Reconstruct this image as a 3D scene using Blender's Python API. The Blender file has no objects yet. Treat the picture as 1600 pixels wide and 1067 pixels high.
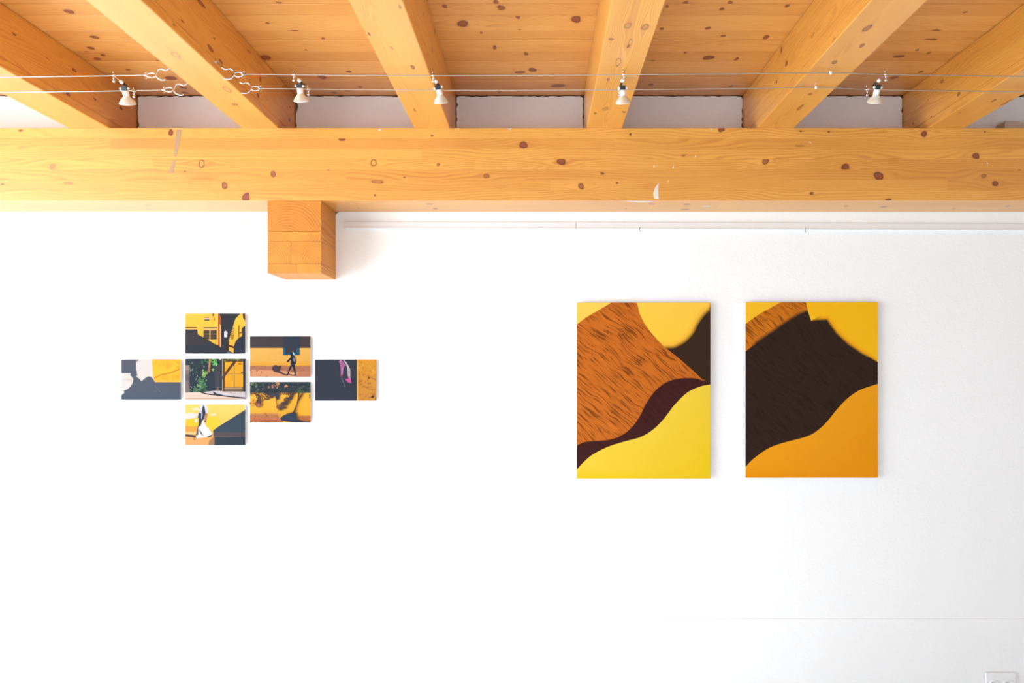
import bpy, bmesh, math, random
import numpy as np
from mathutils import Vector, Matrix

# ------------------------------------------------------------------ camera, sky, light, exposure
S = bpy.context.scene
COL = S.collection
D, F, VX, VY, ZC = 3.63, 1137.0, 843.0, 580.0, 1.80      # camera distance to wall, focal length in px, principal point, eye height
def P(x, y, d=0.0):
    """point seen at pixel (x, y) standing d metres in front of the picture wall"""
    s = (D - d) / F
    return Vector(((x - VX) * s, -d, ZC + (VY - y) * s))

cam = bpy.data.cameras.new('camera'); camo = bpy.data.objects.new('camera', cam); COL.objects.link(camo)
camo.location = (0, -D, ZC); camo.rotation_euler = (math.pi / 2, 0, 0)
cam.sensor_width = 36; cam.lens = F / 1600 * 36
cam.shift_x = (800 - VX) / 1600; cam.shift_y = (VY - 533.5) / 1600
cam.clip_start = 0.05
S.camera = camo

S.view_settings.view_transform = 'Standard'; S.view_settings.look = 'None'
S.view_settings.gamma = 1; S.view_settings.use_curve_mapping = False
S.view_settings.exposure = 0.0

w = bpy.data.worlds.new('sky'); S.world = w; w.use_nodes = True
w.node_tree.nodes['Background'].inputs[0].default_value = (0.80, 0.90, 1.0, 1)
w.node_tree.nodes['Background'].inputs[1].default_value = 1.0

ROOM_L, ROOM_R, ROOM_B, ROOM_T = -3.75, 4.4, -6.4, 3.173
def area(name, loc, rot, sx, sy, power, col):
    l = bpy.data.lights.new(name, 'AREA'); l.shape = 'RECTANGLE'; l.size = sx; l.size_y = sy
    l.energy = power; l.color = col
    o = bpy.data.objects.new(name, l); o.location = loc; o.rotation_euler = rot; COL.objects.link(o); return o
# daylight entering the big window in the left wall and added fill from an unseen opening behind the camera
WIN = dict(y0=-4.6, y1=-0.75, z0=0.10, z1=3.02)
area('window_daylight', (ROOM_L - 0.12, (WIN['y0'] + WIN['y1']) / 2, (WIN['z0'] + WIN['z1']) / 2),
     (0, -math.pi / 2, 0), WIN['z1'] - WIN['z0'], WIN["y1"] - WIN["y0"], 268, (0.85, 1.03, 1.17))
area('rear_fill_light', (0.6, ROOM_B - 0.12, 1.25), (math.pi / 2, 0, 0), 5.0, 2.2, 55, (0.82, 1.02, 1.18))
sl = bpy.data.lights.new('sun', 'SUN'); sl.energy = 7.0; sl.angle = math.radians(0.6); sl.color = (0.90, 1.02, 1.06)
so = bpy.data.objects.new('sun', sl); COL.objects.link(so)
so.rotation_euler = Vector((0.85, 0.08, -0.48)).to_track_quat('-Z', 'Y').to_euler()

# ------------------------------------------------------------------ node and mesh helpers
def lin(c):
    return tuple(((v / 255) / 12.92 if v / 255 <= .04045 else ((v / 255 + .055) / 1.055) ** 2.4) for v in c)

class NT:
    def __init__(self, name):
        self.m = bpy.data.materials.new(name); self.m.use_nodes = True
        self.t = self.m.node_tree; self.t.nodes.clear()
        self.out = self.t.nodes.new('ShaderNodeOutputMaterial')
    def n(self, typ, **kw):
        nd = self.t.nodes.new(typ)
        for k, v in kw.items(): setattr(nd, k, v)
        return nd
    def put(self, sock, v):
        if isinstance(v, bpy.types.NodeSocket): self.t.links.new(v, sock)
        elif v is not None:
            if hasattr(sock.default_value, '__len__') and len(sock.default_value) == 4 and len(v) == 3: v = (*v, 1)
            sock.default_value = v
    def math(self, op, a, b=None, c=None, clamp=False):
        nd = self.n('ShaderNodeMath', operation=op, use_clamp=clamp)
        for i, v in enumerate((a, b, c)):
            if v is not None: self.put(nd.inputs[i], v)
        return nd.outputs[0]
    def vmath(self, op, a, b):
        nd = self.n('ShaderNodeVectorMath', operation=op); self.put(nd.inputs[0], a); self.put(nd.inputs[1], b)
        return nd.outputs[0]
    def noise(self, vec, scale=1.0, detail=2.0, rough=.5, dist=0.0):
        nd = self.n('ShaderNodeTexNoise'); self.put(nd.inputs['Vector'], vec); nd.inputs['Scale'].default_value = scale
        nd.inputs['Detail'].default_value = detail; nd.inputs['Roughness'].default_value = rough
        nd.inputs['Distortion'].default_value = dist
        return nd.outputs[0]
    def maprange(self, v, a, b, c, d, smooth=True):
        nd = self.n('ShaderNodeMapRange'); nd.interpolation_type = 'SMOOTHSTEP' if smooth else 'LINEAR'
        self.put(nd.inputs[0], v)
        for i, x in enumerate((a, b, c, d)): nd.inputs[i + 1].default_value = x
        return nd.outputs[0]
    def mix(self, f, a, b, mode='MIX'):
        nd = self.n('ShaderNodeMix', data_type='RGBA', blend_type=mode)
        self.put(nd.inputs[0], f); self.put(nd.inputs[6], a); self.put(nd.inputs[7], b); return nd.outputs[2]
    def attr(self, name, out='Fac'):
        return self.n('ShaderNodeAttribute', attribute_name=name).outputs[out]
    def bsdf(self, col, rough=.5, metal=0.0, spec=.5, normal=None, **kw):
        nd = self.n('ShaderNodeBsdfPrincipled')
        self.put(nd.inputs['Base Color'], col); self.put(nd.inputs['Roughness'], rough)
        nd.inputs['Metallic'].default_value = metal; nd.inputs['Specular IOR Level'].default_value = spec
        if normal is not None: self.put(nd.inputs['Normal'], normal)
        for k, v in kw.items(): self.put(nd.inputs[k], v)
        return nd.outputs[0]
    def bump(self, h, strength, dist):
        nd = self.n('ShaderNodeBump'); nd.inputs['Strength'].default_value = strength
        nd.inputs['Distance'].default_value = dist; self.put(nd.inputs['Height'], h); return nd.outputs[0]
    def done(self, sh): self.t.links.new(sh, self.out.inputs[0]); return self.m

def plain(name, col, rough=.5, metal=0.0, spec=.5, var=.06, scale=40):
    t = NT(name); co = t.n('ShaderNodeTexCoord').outputs['Object']
    k = t.maprange(t.noise(co, scale, 3), .2, .8, 1 - var, 1 + var, False)
    c = t.mix(1.0, (*col, 1), t.n('ShaderNodeCombineColor').outputs[0], 'MULTIPLY')
    cc = c.node.inputs[7].links[0].from_node
    for i in range(3): t.put(cc.inputs[i], k)
    return t.done(t.bsdf(c, rough, metal, spec))

def wood_material(name, early, late, rough=.42, spec=.5, contrast=1.0, coat=.8, spacing=.0050, wander=.055):
    t = NT(name)
    g = t.attr('grain', 'Vector')
    n1 = t.noise(t.vmath('MULTIPLY', g, (1.5, 5, 5)), 1, 1.5)
    n2 = t.noise(t.vmath('MULTIPLY', g, (4, 26, 26)), 1, 2)
    sp = t.n('ShaderNodeSeparateXYZ'); t.put(sp.inputs[0], g)
    r = t.math('SQRT', t.math('ADD', t.math('POWER', sp.outputs[1], 2.0), t.math('POWER', sp.outputs[2], 2.0)))
    r = t.math('ADD', r, t.math('MULTIPLY', t.math('SUBTRACT', n1, .5), wander))
    r = t.math('ADD', r, t.math('MULTIPLY', t.math('SUBTRACT', n2, .5), .004))
    fr = t.math('FRACT', t.math('MULTIPLY', r, 1 / spacing))
    up = t.maprange(fr, .25, .80, 0, 1); dn = t.maprange(fr, .84, 1.0, 1, 0)
    ring = t.math('MULTIPLY', up, dn)
    ringamp = t.maprange(t.noise(t.vmath('MULTIPLY', g, (1.3, 14, 14)), 1, 1), .3, .7, .25, 1.0)
    ring = t.math('MULTIPLY', ring, ringamp)
    fib = t.noise(t.vmath('MULTIPLY', g, (7, 420, 420)), 1, 2)
    blotch = t.noise(t.vmath('MULTIPLY', g, (1.4, 8, 8)), 1, 2)
    fleck = t.maprange(t.noise(t.vmath('MULTIPLY', g, (22, 260, 260)), 1, 1), .66, .76, 0, 1)
    c = t.mix(t.math('MULTIPLY', ring, (.44) * contrast), early, late)
    c = t.mix(t.math('MULTIPLY', fleck, .25 * contrast), c, late)
    tone = t.attr('tone')
    val = t.math('ADD', t.math('ADD', 1.0, tone), t.math('ADD', t.math('MULTIPLY', t.math('SUBTRACT', blotch, .5), .38),
                 t.math('MULTIPLY', t.math('SUBTRACT', fib, .5), .22)))
    # tone moves value; paler boards are also yellower
    gcol = t.n('ShaderNodeCombineColor')
    t.put(gcol.inputs[0], t.math('ADD', .45, t.math('MULTIPLY', val, .55)))
    t.put(gcol.inputs[1], val)
    t.put(gcol.inputs[2], t.math('POWER', t.math('MAXIMUM', val, .05), 1.6))
    c = t.mix(1.0, c, gcol.outputs[0], 'MULTIPLY')
    kr = t.attr('kr'); kt = t.attr('kt')
    inner = t.mix(kt, lin((142, 62, 26)), early)
    krn = t.math('ADD', kr, t.math('MULTIPLY', t.math('SUBTRACT', t.noise(t.vmath('MULTIPLY', g, (120, 260, 260)), 1, 2), .5), .35))
    halo = t.maprange(kr, .6, 1.0, .45, 0)
    c = t.mix(t.math('MULTIPLY', halo, t.maprange(kr, .995, .999, 1, 0, False)), c, late)
    kc = t.mix(t.maprange(krn, .42, .60, 0, 1), inner, t.mix(t.math('MULTIPLY', t.maprange(kt, .2, .8, 0, .75), t.maprange(kt, 1.2, 1.8, 1, 0)), lin((58, 22, 10)), lin((150, 84, 34))))
    c = t.mix(t.maprange(krn, .58, .72, 1, 0), c, kc)
    nb = t.bump(t.math('ADD', t.math('MULTIPLY', ring, .6), fib), .12, .001)
    return t.done(t.bsdf(c, rough, 0, spec, nb, **{'Coat Weight': coat, 'Coat Roughness': .45}))

M = {}
M['wood'] = wood_material('spruce_wood', lin((222, 155, 64)), lin((178, 88, 16)), rough=.40)
M['wood_ceiling'] = wood_material('spruce_plank', lin((222, 157, 78)), lin((178, 90, 24)), contrast=.9)
M['wood_end'] = wood_material('spruce_end_grain', lin((208, 132, 34)), lin((138, 64, 10)), rough=.6, coat=.1, contrast=1.15, spacing=.012, wander=.075)

def plaster(name, col, b=.35):
    t = NT(name); co = t.n('ShaderNodeTexCoord').outputs['Object']
    n1 = t.noise(co, 95, 4, .6); n2 = t.noise(co, 3.0, 3); n3 = t.noise(co, 22, 3, .6)
    c = t.mix(t.maprange(n2, .3, .7, 0, 1), col, tuple(v * .985 for v in col))
    h = t.math('ADD', n1, t.math('MULTIPLY', n3, 1.2))
    return t.done(t.bsdf(c, .85, 0, .2, t.bump(h, b, .004)))
M['plaster'] = plaster('white_plaster', (.90, .90, .895))
M['infill'] = plaster('rough_white_plaster', (.91, .91, .92), .6)
M['mortar'] = plain('dark_mortar', lin((112, 96, 84)), .9, var=.5, scale=90)
M['floor'] = plain('pale_floor', (.70, .70, .69), .5, var=.05, scale=3)
M['rail'] = plain('rail_paint', (.77, .74, .73), .5, var=.02)
M['metal'] = plain('tinned_copper', (.50, .45, .39), .38, 1.0, var=.15, scale=400)
M['chrome'] = plain('chrome', (.66, .66, .67), .16, 1.0)
M['black'] = plain('black_plastic', (.015, .015, .016), .4)
M['white'] = plain('white_plastic', (.85, .85, .85), .35)
M['ceramic'] = plain('white_ceramic', (.88, .87, .85), .3)
M['board'] = plain('white_panel_core', (.78, .78, .78), .5)
M['frame'] = plain('white_window_paint', (.8, .8, .8), .4)
M['beige'] = plain('beige_paint', lin((205, 190, 175)), .6)
M['shadow_tone'] = plain('grey_shadow_tone', lin((176, 140, 104)), .6, var=.12, scale=120)  # colour of the shadow painted on the beam front
M['paint'] = plain('white_paint_smear', lin((226, 214, 198)), .7, var=.12, scale=150)
def reflector_mat():
    t = NT('dichroic_glass'); co = t.n('ShaderNodeTexCoord').outputs['Object']
    c = t.mix(t.maprange(t.noise(co, 60, 2), .35, .65, 0, 1), (.92, .90, .86), (.90, .74, .52))
    a = t.bsdf(c, .12, 0, .8)
    tr = t.n('ShaderNodeBsdfTranslucent'); t.put(tr.inputs[0], (.95, .9, .82))
    mx = t.n('ShaderNodeMixShader'); mx.inputs[0].default_value = .35
    t.t.links.new(a, mx.inputs[1]); t.t.links.new(tr.outputs[0], mx.inputs[2])
    return t.done(mx.outputs[0])
M['reflector'] = reflector_mat()

def obj(name, bm, mat, parent=None, smooth=False):
    me = bpy.data.meshes.new(name)
    bmesh.ops.recalc_face_normals(bm, faces=bm.faces)
    bm.to_mesh(me); bm.free()
    me.materials.append(mat)
    if smooth:
        me.polygons.foreach_set('use_smooth', [True] * len(me.polygons))
    o = bpy.data.objects.new(name, me); COL.objects.link(o)
    if parent is not None: o.parent = parent; o.matrix_parent_inverse = Matrix.Translation(-Vector(parent.location))
    return o
def empty(name, loc):
    o = bpy.data.objects.new(name, None); o.location = loc; o.empty_display_size = .05; COL.objects.link(o); return o
def tag(o, label, cat, group=None):
    o['label'] = label; o['category'] = cat
    if group: o['group'] = group
    return o
def struct(o): o['kind'] = 'structure'; return o

def bx(bm, x0, x1, y0, y1, z0, z1, bevel=0.0):
    r = bmesh.ops.create_cube(bm, size=1.0)
    for v in r['verts']:
        v.co = Vector(((x0 + x1) / 2 + v.co.x * (x1 - x0), (y0 + y1) / 2 + v.co.y * (y1 - y0), (z0 + z1) / 2 + v.co.z * (z1 - z0)))
    if bevel:
        es = list({e for v in r['verts'] for e in v.link_edges})
        bmesh.ops.bevel(bm, geom=es, offset=bevel, segments=2, affect='EDGES', profile=.5)
    return bm
def box(*a, **k): return bx(bmesh.new(), *a, **k)

def tube(bm, pts, r, seg=8, closed=False):
    """round bar along a polyline"""
    pts = [Vector(p) for p in pts]; n = len(pts); rings = []
    up = None
    for i, p in enumerate(pts):
        a = pts[(i - 1) % n] if (closed or i) else p
        b = pts[(i + 1) % n] if (closed or i < n - 1) else p
        t = (b - a).normalized()
        if up is None:
            up = t.orthogonal().normalized()
        up = (up - t * up.dot(t)).normalized()
        s = t.cross(up)
        rr = r[i] if isinstance(r, (list, tuple)) else r
        rings.append([bm.verts.new(p + (up * math.cos(k / seg * 2 * math.pi) + s * math.sin(k / seg * 2 * math.pi)) * rr) for k in range(seg)])
    m = n if closed else n - 1
    for i in range(m):
        A, B = rings[i], rings[(i + 1) % n]
        for k in range(seg):
            bm.faces.new((A[k], A[(k + 1) % seg], B[(k + 1) % seg], B[k]))
    if not closed:
        bm.faces.new(rings[0][::-1]); bm.faces.new(rings[-1])
    return bm
def lathe(bm, prof, base, axis, seg=24, cap=True):
    """prof: (radius, distance along axis)"""
    axis = Vector(axis).normalized(); u = axis.orthogonal().normalized(); v = axis.cross(u); rings = []
    for r, h in prof:
        rings.append([bm.verts.new(Vector(base) + axis * h + (u * math.cos(k / seg * 2 * math.pi) + v * math.sin(k / seg * 2 * math.pi)) * max(r, 1e-5)) for k in range(seg)])
    for A, B in zip(rings, rings[1:]):
        for k in range(seg): bm.faces.new((A[k], A[(k + 1) % seg], B[(k + 1) % seg], B[k]))
    if cap: bm.faces.new(rings[0][::-1]); bm.faces.new(rings[-1])
    return bm
def smooth_path(pts, sub=6, closed=False):
    out = []; n = len(pts); pts = [Vector(p) for p in pts]
    for i in range(n if closed else n - 1):
        p0 = pts[(i - 1) % n] if (closed or i) else pts[0]
        p1, p2 = pts[i], pts[(i + 1) % n]
        p3 = pts[(i + 2) % n] if (closed or i + 2 < n) else pts[-1]
        for k in range(sub):
            t = k / sub
            out.append(.5 * ((2 * p1) + (p2 - p0) * t + (2 * p0 - 5 * p1 + 4 * p2 - p3) * t * t + (3 * p1 - p0 - 3 * p2 + p3) * t ** 3))
    if not closed: out.append(pts[-1])
    return out

# ------------------------------------------------------------------ timber: a board along axis 'x' or 'y' with grain, warped round its knots
rng = random.Random(7)
def board(name, parent, axis, lo, hi, mat, knots=(), tone=0.0, fine=None, step=.015, cross=.008, cham=.0008, visible=('f', 'b'), pith=None):
    """lo, hi: box corners. knots: (centre Vector, face, r_along, r_across, hollow). fine: (a0,a1) range along axis meshed finely."""
    ax = 0 if axis == 'x' else 1; pa = 1 - ax                    # pa: horizontal cross axis; z the other
    a0, a1 = lo[ax], hi[ax]; p0, p1 = lo[pa], hi[pa]; z0, z1 = lo[2], hi[2]
    f0, f1 = fine if fine else (a0, a1)
    f0, f1 = max(a0, f0), min(a1, f1)
    st = [a0] if f0 > a0 else []
    if f1 > f0: st += list(np.linspace(f0, f1, max(2, int((f1 - f0) / step) + 1)))
    else: st += [a0, a1]
    if f1 < a1: st += [a1]
    st = sorted(set(st))
    c = cham
    def seg(a, b, n): return [a + (b - a) * i / n for i in range(1, n)]
    nb = max(1, int((p1 - p0) / cross)) if 'b' in visible else 1
    nl = max(1, int((z1 - z0) / cross)) if 'l' in visible or 'f' in visible else 1
    nr = max(1, int((z1 - z0) / cross)) if 'r' in visible else 1
    prof = [(p0 + c, z0)] + [(x, z0) for x in seg(p0 + c, p1 - c, nb)] + [(p1 - c, z0), (p1, z0 + c)]
    prof += [(p1, z) for z in seg(z0 + c, z1 - c, nr)] + [(p1, z1 - c), (p1 - c, z1), (p0 + c, z1), (p0, z1 - c)]
    prof += [(p0, z) for z in seg(z1 - c, z0 + c, nl)] + [(p0, z0 + c)]
    pr = np.array(prof); k = len(prof); n = len(st)
    V = np.zeros((n, k, 3)); V[:, :, ax] = np.array(st)[:, None]; V[:, :, pa] = pr[None, :, 0]; V[:, :, 2] = pr[None, :, 1]
    V = V.reshape(-1, 3)
    faces = []
    for i in range(n - 1):
        for j in range(k):
            j2 = (j + 1) % k
            q = (i * k + j, i * k + j2, (i + 1) * k + j2, (i + 1) * k + j)
            faces.append(q[::-1] if ax == 1 else q)
    faces.append(tuple(range(k))[::-1]); faces.append(tuple(range((n - 1) * k, n * k)))
    if ax == 1: faces[-2], faces[-1] = faces[-2][::-1], faces[-1][::-1]
    kr = [1.0] * len(V); kt = [0.0] * len(V)
    verts = V.tolist()
    face_info = {'b': (pa, Vector((0, 0, -1))), 'f': (2, Vector((0, -1, 0))), 'l': (2, Vector((-1, 0, 0))), 'r': (2, Vector((1, 0, 0)))}
    for (kc, fc, ra, rc, hol) in knots:
        tax, nrm = face_info[fc]
        segs = 22; ph = rng.random() * 6
        base = len(verts); c0 = Vector(kc) + nrm * .0002
        tmp = [(c0.copy(), 0.0)]
        for ri in (.35, .6, .8, 1.0):
            for s in range(segs):
                an = s / segs * 2 * math.pi
                jit = 1 + .10 * math.sin(2 * an + ph) + .05 * math.sin(3 * an + 2 * ph)
                q = c0.copy(); q[ax] += ra * 1.45 * ri * math.cos(an) * jit; q[tax] += rc * 1.45 * ri * math.sin(an) * jit
                q[ax] = min(max(q[ax], a0 + .0005), a1 - .0005)
                ta, tb = (z0, z1) if tax == 2 else (p0, p1)
                q[tax] = min(max(q[tax], ta + c), tb - c)
                tmp.append((q, ri))
        for q, ri in tmp: verts.append(tuple(q)); kr.append(ri); kt.append(hol)
        def add(*f):
            a, b, cc = (Vector(verts[i]) for i in f[:3])
            faces.append(f if (b - a).cross(cc - a).dot(nrm) >= 0 else f[::-1])
        for s in range(segs): add(base, base + 1 + s, base + 1 + (s + 1) % segs)
        for R in range(3):
            o0 = base + 1 + R * segs
            for s in range(segs): add(o0 + s, o0 + (s + 1) % segs, o0 + segs + (s + 1) % segs, o0 + segs + s)
    A = np.array(verts)
    # grain coordinates relative to the pith
    G = np.zeros_like(A)
    if pith is None: pith = (rng.uniform(-.03, .03), rng.choice((-1, 1)) * rng.uniform(.02, .07))
    G[:, 0] = A[:, ax] + rng.uniform(0, 60)
    ca = np.stack([A[:, pa], A[:, 2]], 1).copy()
    for (kc, fc, ra, rc, hol) in knots:
        tax, _ = face_info[fc]; col = 0 if tax == pa and fc == 'b' else 1
        du = A[:, ax] - kc[ax]; dv = A[:, tax] - kc[tax]
        other = 1 - col
        oc = (A[:, 2] - kc[2]) if other == 1 else (A[:, pa] - kc[pa])
        wgt = np.exp(-(du / (4.0 * rc + 1.2 * ra)) ** 2) * np.exp(-np.maximum(0, np.abs(dv) - rc) / (2.6 * rc)) * np.exp(-(oc / .02) ** 2)
        ca[:, col] -= rc * 1.15 * np.tanh(dv / (rc * .8)) * wgt
    G[:, 1] = ca[:, 0] - (p0 + p1) / 2 + pith[0]
    G[:, 2] = ca[:, 1] - (z0 + z1) / 2 + pith[1]
    me = bpy.data.meshes.new(name); me.from_pydata(verts, [], faces)
    at = me.attributes.new('grain', 'FLOAT_VECTOR', 'POINT'); at.data.foreach_set('vector', G.astype(np.float32).ravel())
    for nm, arr in (('kr', kr), ('kt', kt), ('tone', [tone] * len(verts))):
        at = me.attributes.new(nm, 'FLOAT', 'POINT'); at.data.foreach_set('value', np.array(arr, dtype=np.float32))
    me.materials.append(mat); me.update()
    o = bpy.data.objects.new(name, me); COL.objects.link(o)
    if parent is not None: o.parent = parent; o.matrix_parent_inverse = Matrix.Translation(-Vector(parent.location))
    return o

# ------------------------------------------------------------------ the room
SB = F / (D - .24)                                    # px per metre at the beam's front
BEAM_Y, BEAM_T, BEAM_B = -.24, ZC + (VY - 200) / SB, ZC + (VY - 313.3) / SB
CEIL = ROOM_T

wall = struct(obj('wall_back', box(ROOM_L - .25, ROOM_R + .25, 0, .30, 0, BEAM_T - .12), M['plaster']))
obj('masonry', box(ROOM_L - .25, ROOM_R + .25, .006, .30, BEAM_T - .12, CEIL + .10), M['mortar'], wall)
zd = ZC - (966 - VY) / (F / D)
bm = box(ROOM_L, ROOM_R, -.003, .02, 0, zd)
es = [e for e in bm.edges if all(abs(v.co.z - zd) < 1e-5 and v.co.y < 0 for v in e.verts)]
bmesh.ops.bevel(bm, geom=es, offset=.0025, segments=3, affect='EDGES', profile=.5)
obj('plaster_dado', bm, M['plaster'], wall)

struct(obj('floor', box(ROOM_L - .25, ROOM_R + .25, ROOM_B - .25, .3, -.2, 0), M['floor']))
def wall_hole(name, plane, c0, c1, holes_lo, holes_hi, zl, zh, lo, hi):
    bm = bmesh.new()
    def add(a0, a1, z0, z1):
        if plane == 'x': bx(bm, c0, c1, a0, a1, z0, z1)
        else: bx(bm, a0, a1, c0, c1, z0, z1)
    add(lo, holes_lo, 0, CEIL); add(holes_hi, hi, 0, CEIL)
    add(holes_lo, holes_hi, 0, zl); add(holes_lo, holes_hi, zh, CEIL)
    return struct(obj(name, bm, M['plaster']))
wall_hole('wall_left', 'x', ROOM_L - .25, ROOM_L, WIN['y0'], WIN['y1'], WIN['z0'], WIN['z1'], ROOM_B, 0)
wall_hole('wall_rear', 'y', ROOM_B - .25, ROOM_B, -1.9, 3.1, .15, 2.35, ROOM_L, ROOM_R)
struct(obj('wall_right', box(ROOM_R, ROOM_R + .25, ROOM_B, 0, 0, CEIL), M['plaster']))
def window(name, plane, c0, c1, lo, hi, zl, zh, n):
    bm = bmesh.new(); fw = .05
    def add(a0, a1, z0, z1):
        if plane == 'x': bx(bm, c0, c1, a0, a1, z0, z1)
        else: bx(bm, a0, a1, c0, c1, z0, z1)
    add(lo, lo + fw, zl, zh); add(hi - fw, hi, zl, zh); add(lo, hi, zl, zl + fw); add(lo, hi, zh - fw, zh)
    for i in range(1, n): a = lo + (hi - lo) * i / n; add(a - .03, a + .03, zl, zh)
    struct(obj(name, bm, M['frame']))
window('window_1', 'x', ROOM_L - .09, ROOM_L - .03, WIN['y0'], WIN['y1'], WIN['z0'], WIN['z1'], 3)
window('added_unseen_window', 'y', ROOM_B - .09, ROOM_B - .03, -1.9, 3.1, .15, 2.35, 3)  # unseen window, added around the rear fill

# ceiling: a backing deck and planks laid across the rafters
ceil = struct(obj('ceiling', box(ROOM_L - .25, ROOM_R + .25, ROOM_B - .25, .3, CEIL + .018, CEIL + .10), M['wood_ceiling']))
H_C = CEIL - ZC
def cd(y): return D - H_C * F / (VY - y)             # depth from wall of a ceiling line seen at row y
rows = [150.5, 139.5, 126, 115, 96, 81, 63.5, 49, 24.5, 6.5]
edges = [0.0] + [cd(y) for y in rows[1:]]
while edges[-1] < 3.2: edges.append(edges[-1] + rng.choice((.09, .105, .13)))
ceil_knots = [(461, 49, 6, 3), (418, 36, 3, 2), (415, 90, 8, 5), (503, 120, 6, 5), (436, 4, 4, 2), (522, 145, 4, 2), (563, 136, 3, 2),
 (723, 37, 8, 7), (775, 3, 4, 4), (783, 12, 6, 5), (773, 74, 3, 4), (752, 51, 2, 2), (695, 10, 4, 3), (780, 145, 3, 1.5), (809, 26, 4, 4),
 (900, 30, 8, 7), (822, 84, 3, 3), (832, 109, 6, 4), (812, 113, 8, 2.5), (872, 134, 12, 3), (842, 49, 2, 1), (896, 49, 3, 1.5), (812, 46, 2, 1),
 (1071, 4, 4, 3), (1042, 10, 3, 2.5), (1128, 14, 4, 3), (1034, 45, 3, 2.5), (1106, 44, 4, 3), (1130, 56, 4, 2), (1107, 90, 10, 4), (1141, 4, 4, 3),
 (1197, 58, 5, 4), (1071, 82, 2.5, 2), (1017, 132, 4, 2), (1142, 135, 3, 2), (1151, 92, 3, 3), (1020, 95, 3, 1.5), (1230, 9, 4, 3), (1461, 48, 7, 2.5),
 (1455, 62, 9, 2.5), (1433, 78, 3, 2), (1404, 88, 8, 2.5), (1451, 83, 3, 2), (1397, 121, 6, 3), (1439, 112, 3, 2), (1508, 19, 3, 2),
 (1318, 137, 5, 1.5), (142, 75, 6, 2.5), (161, 86, 4, 2), (152, 92, 6, 2.5), (136, 81, 4, 1.5), (247, 95.5, 3, 2), (267, 122, 9, 4),
 (286, 137, 5, 2.5), (289, 145, 5, 2), (148, 58, 7, 3), (108, 18, 8, 4), (200, 109, 3, 1.5), (610, 12, 3, 2), (478, 78, 2, 1.5), (505, 60, 3, 2), (545, 112, 4, 2)]
fxl, fxr = -2.9, 2.75
for i in range(len(edges) - 1):
    d0, d1 = edges[i], edges[i + 1]
    ks = []
    for (x, y, ra, rc) in ceil_knots:
        d = cd(y)
        if d0 <= d < d1:
            s = (D - d) / F
            rcm = min(rc * s * (D - d) / H_C * .8, .45 * (d1 - d0))
            ks.append((Vector(((x - VX) * s, -d, CEIL)), 'b', ra * s, max(rcm, .004), 0.0))
    seen = d0 < 1.25
    board('plank', ceil, 'x', (ROOM_L, -d1 + .0004, CEIL + rng.uniform(0, .0004)), (ROOM_R, -d0 - .0030, CEIL + .018), M['wood_ceiling'], ks,
          tone=rng.uniform(-.16, .16), fine=(fxl, fxr) if seen else (0, 0), step=.02, cross=.012, cham=.0009, visible=('b',))

# ragged plaster infill panels between the rafters
raf_px = [(107, 170), (377.5, 435), (647, 703), (917, 972.5), (1183, 1241), (1450, 1507)]
raf_x = [((a - VX) / SB, (b - VX) / SB) for a, b in raf_px]
bays = [(ROOM_L, raf_x[0][0])] + [(raf_x[i][1], raf_x[i + 1][0]) for i in range(5)] + [(raf_x[5][1], ROOM_R)]
for (xa, xb) in bays:
    zl, zh = BEAM_T - .11, CEIL - .0025
    r2 = random.Random(int(xa * 1000))
    pts = [(xa + .002, zl), (xb - .002, zl)]
    n = 24
    for i in range(1, n): pts.append((xb - .003 - r2.random() ** 4 * .006, zl + (zh - zl) * i / n))
    for cxx in (.003, .008): pts.append((xb - cxx - .003, zh - .012 + cxx))
    n = max(8, int((xb - xa) / .02))
    for i in range(1, n): pts.append((xb - (xb - xa) * i / n, zh - r2.random() ** 4 * .006))
    pts.append((xa + .006, zh - .004))
    n = 24
    for i in range(1, n): pts.append((xa + .004 + r2.random() ** 5 * .010, zh - (zh - zl) * i / n))
    bm = bmesh.new()
    f = bm.faces.new([bm.verts.new((x, -.004, z)) for x, z in pts])
    e = bmesh.ops.extrude_face_region(bm, geom=[f])
    for v in e['geom']:
        if isinstance(v, bmesh.types.BMVert): v.co.y += .011
    obj('infill_panel', bm, M['infill'], wall)

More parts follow.
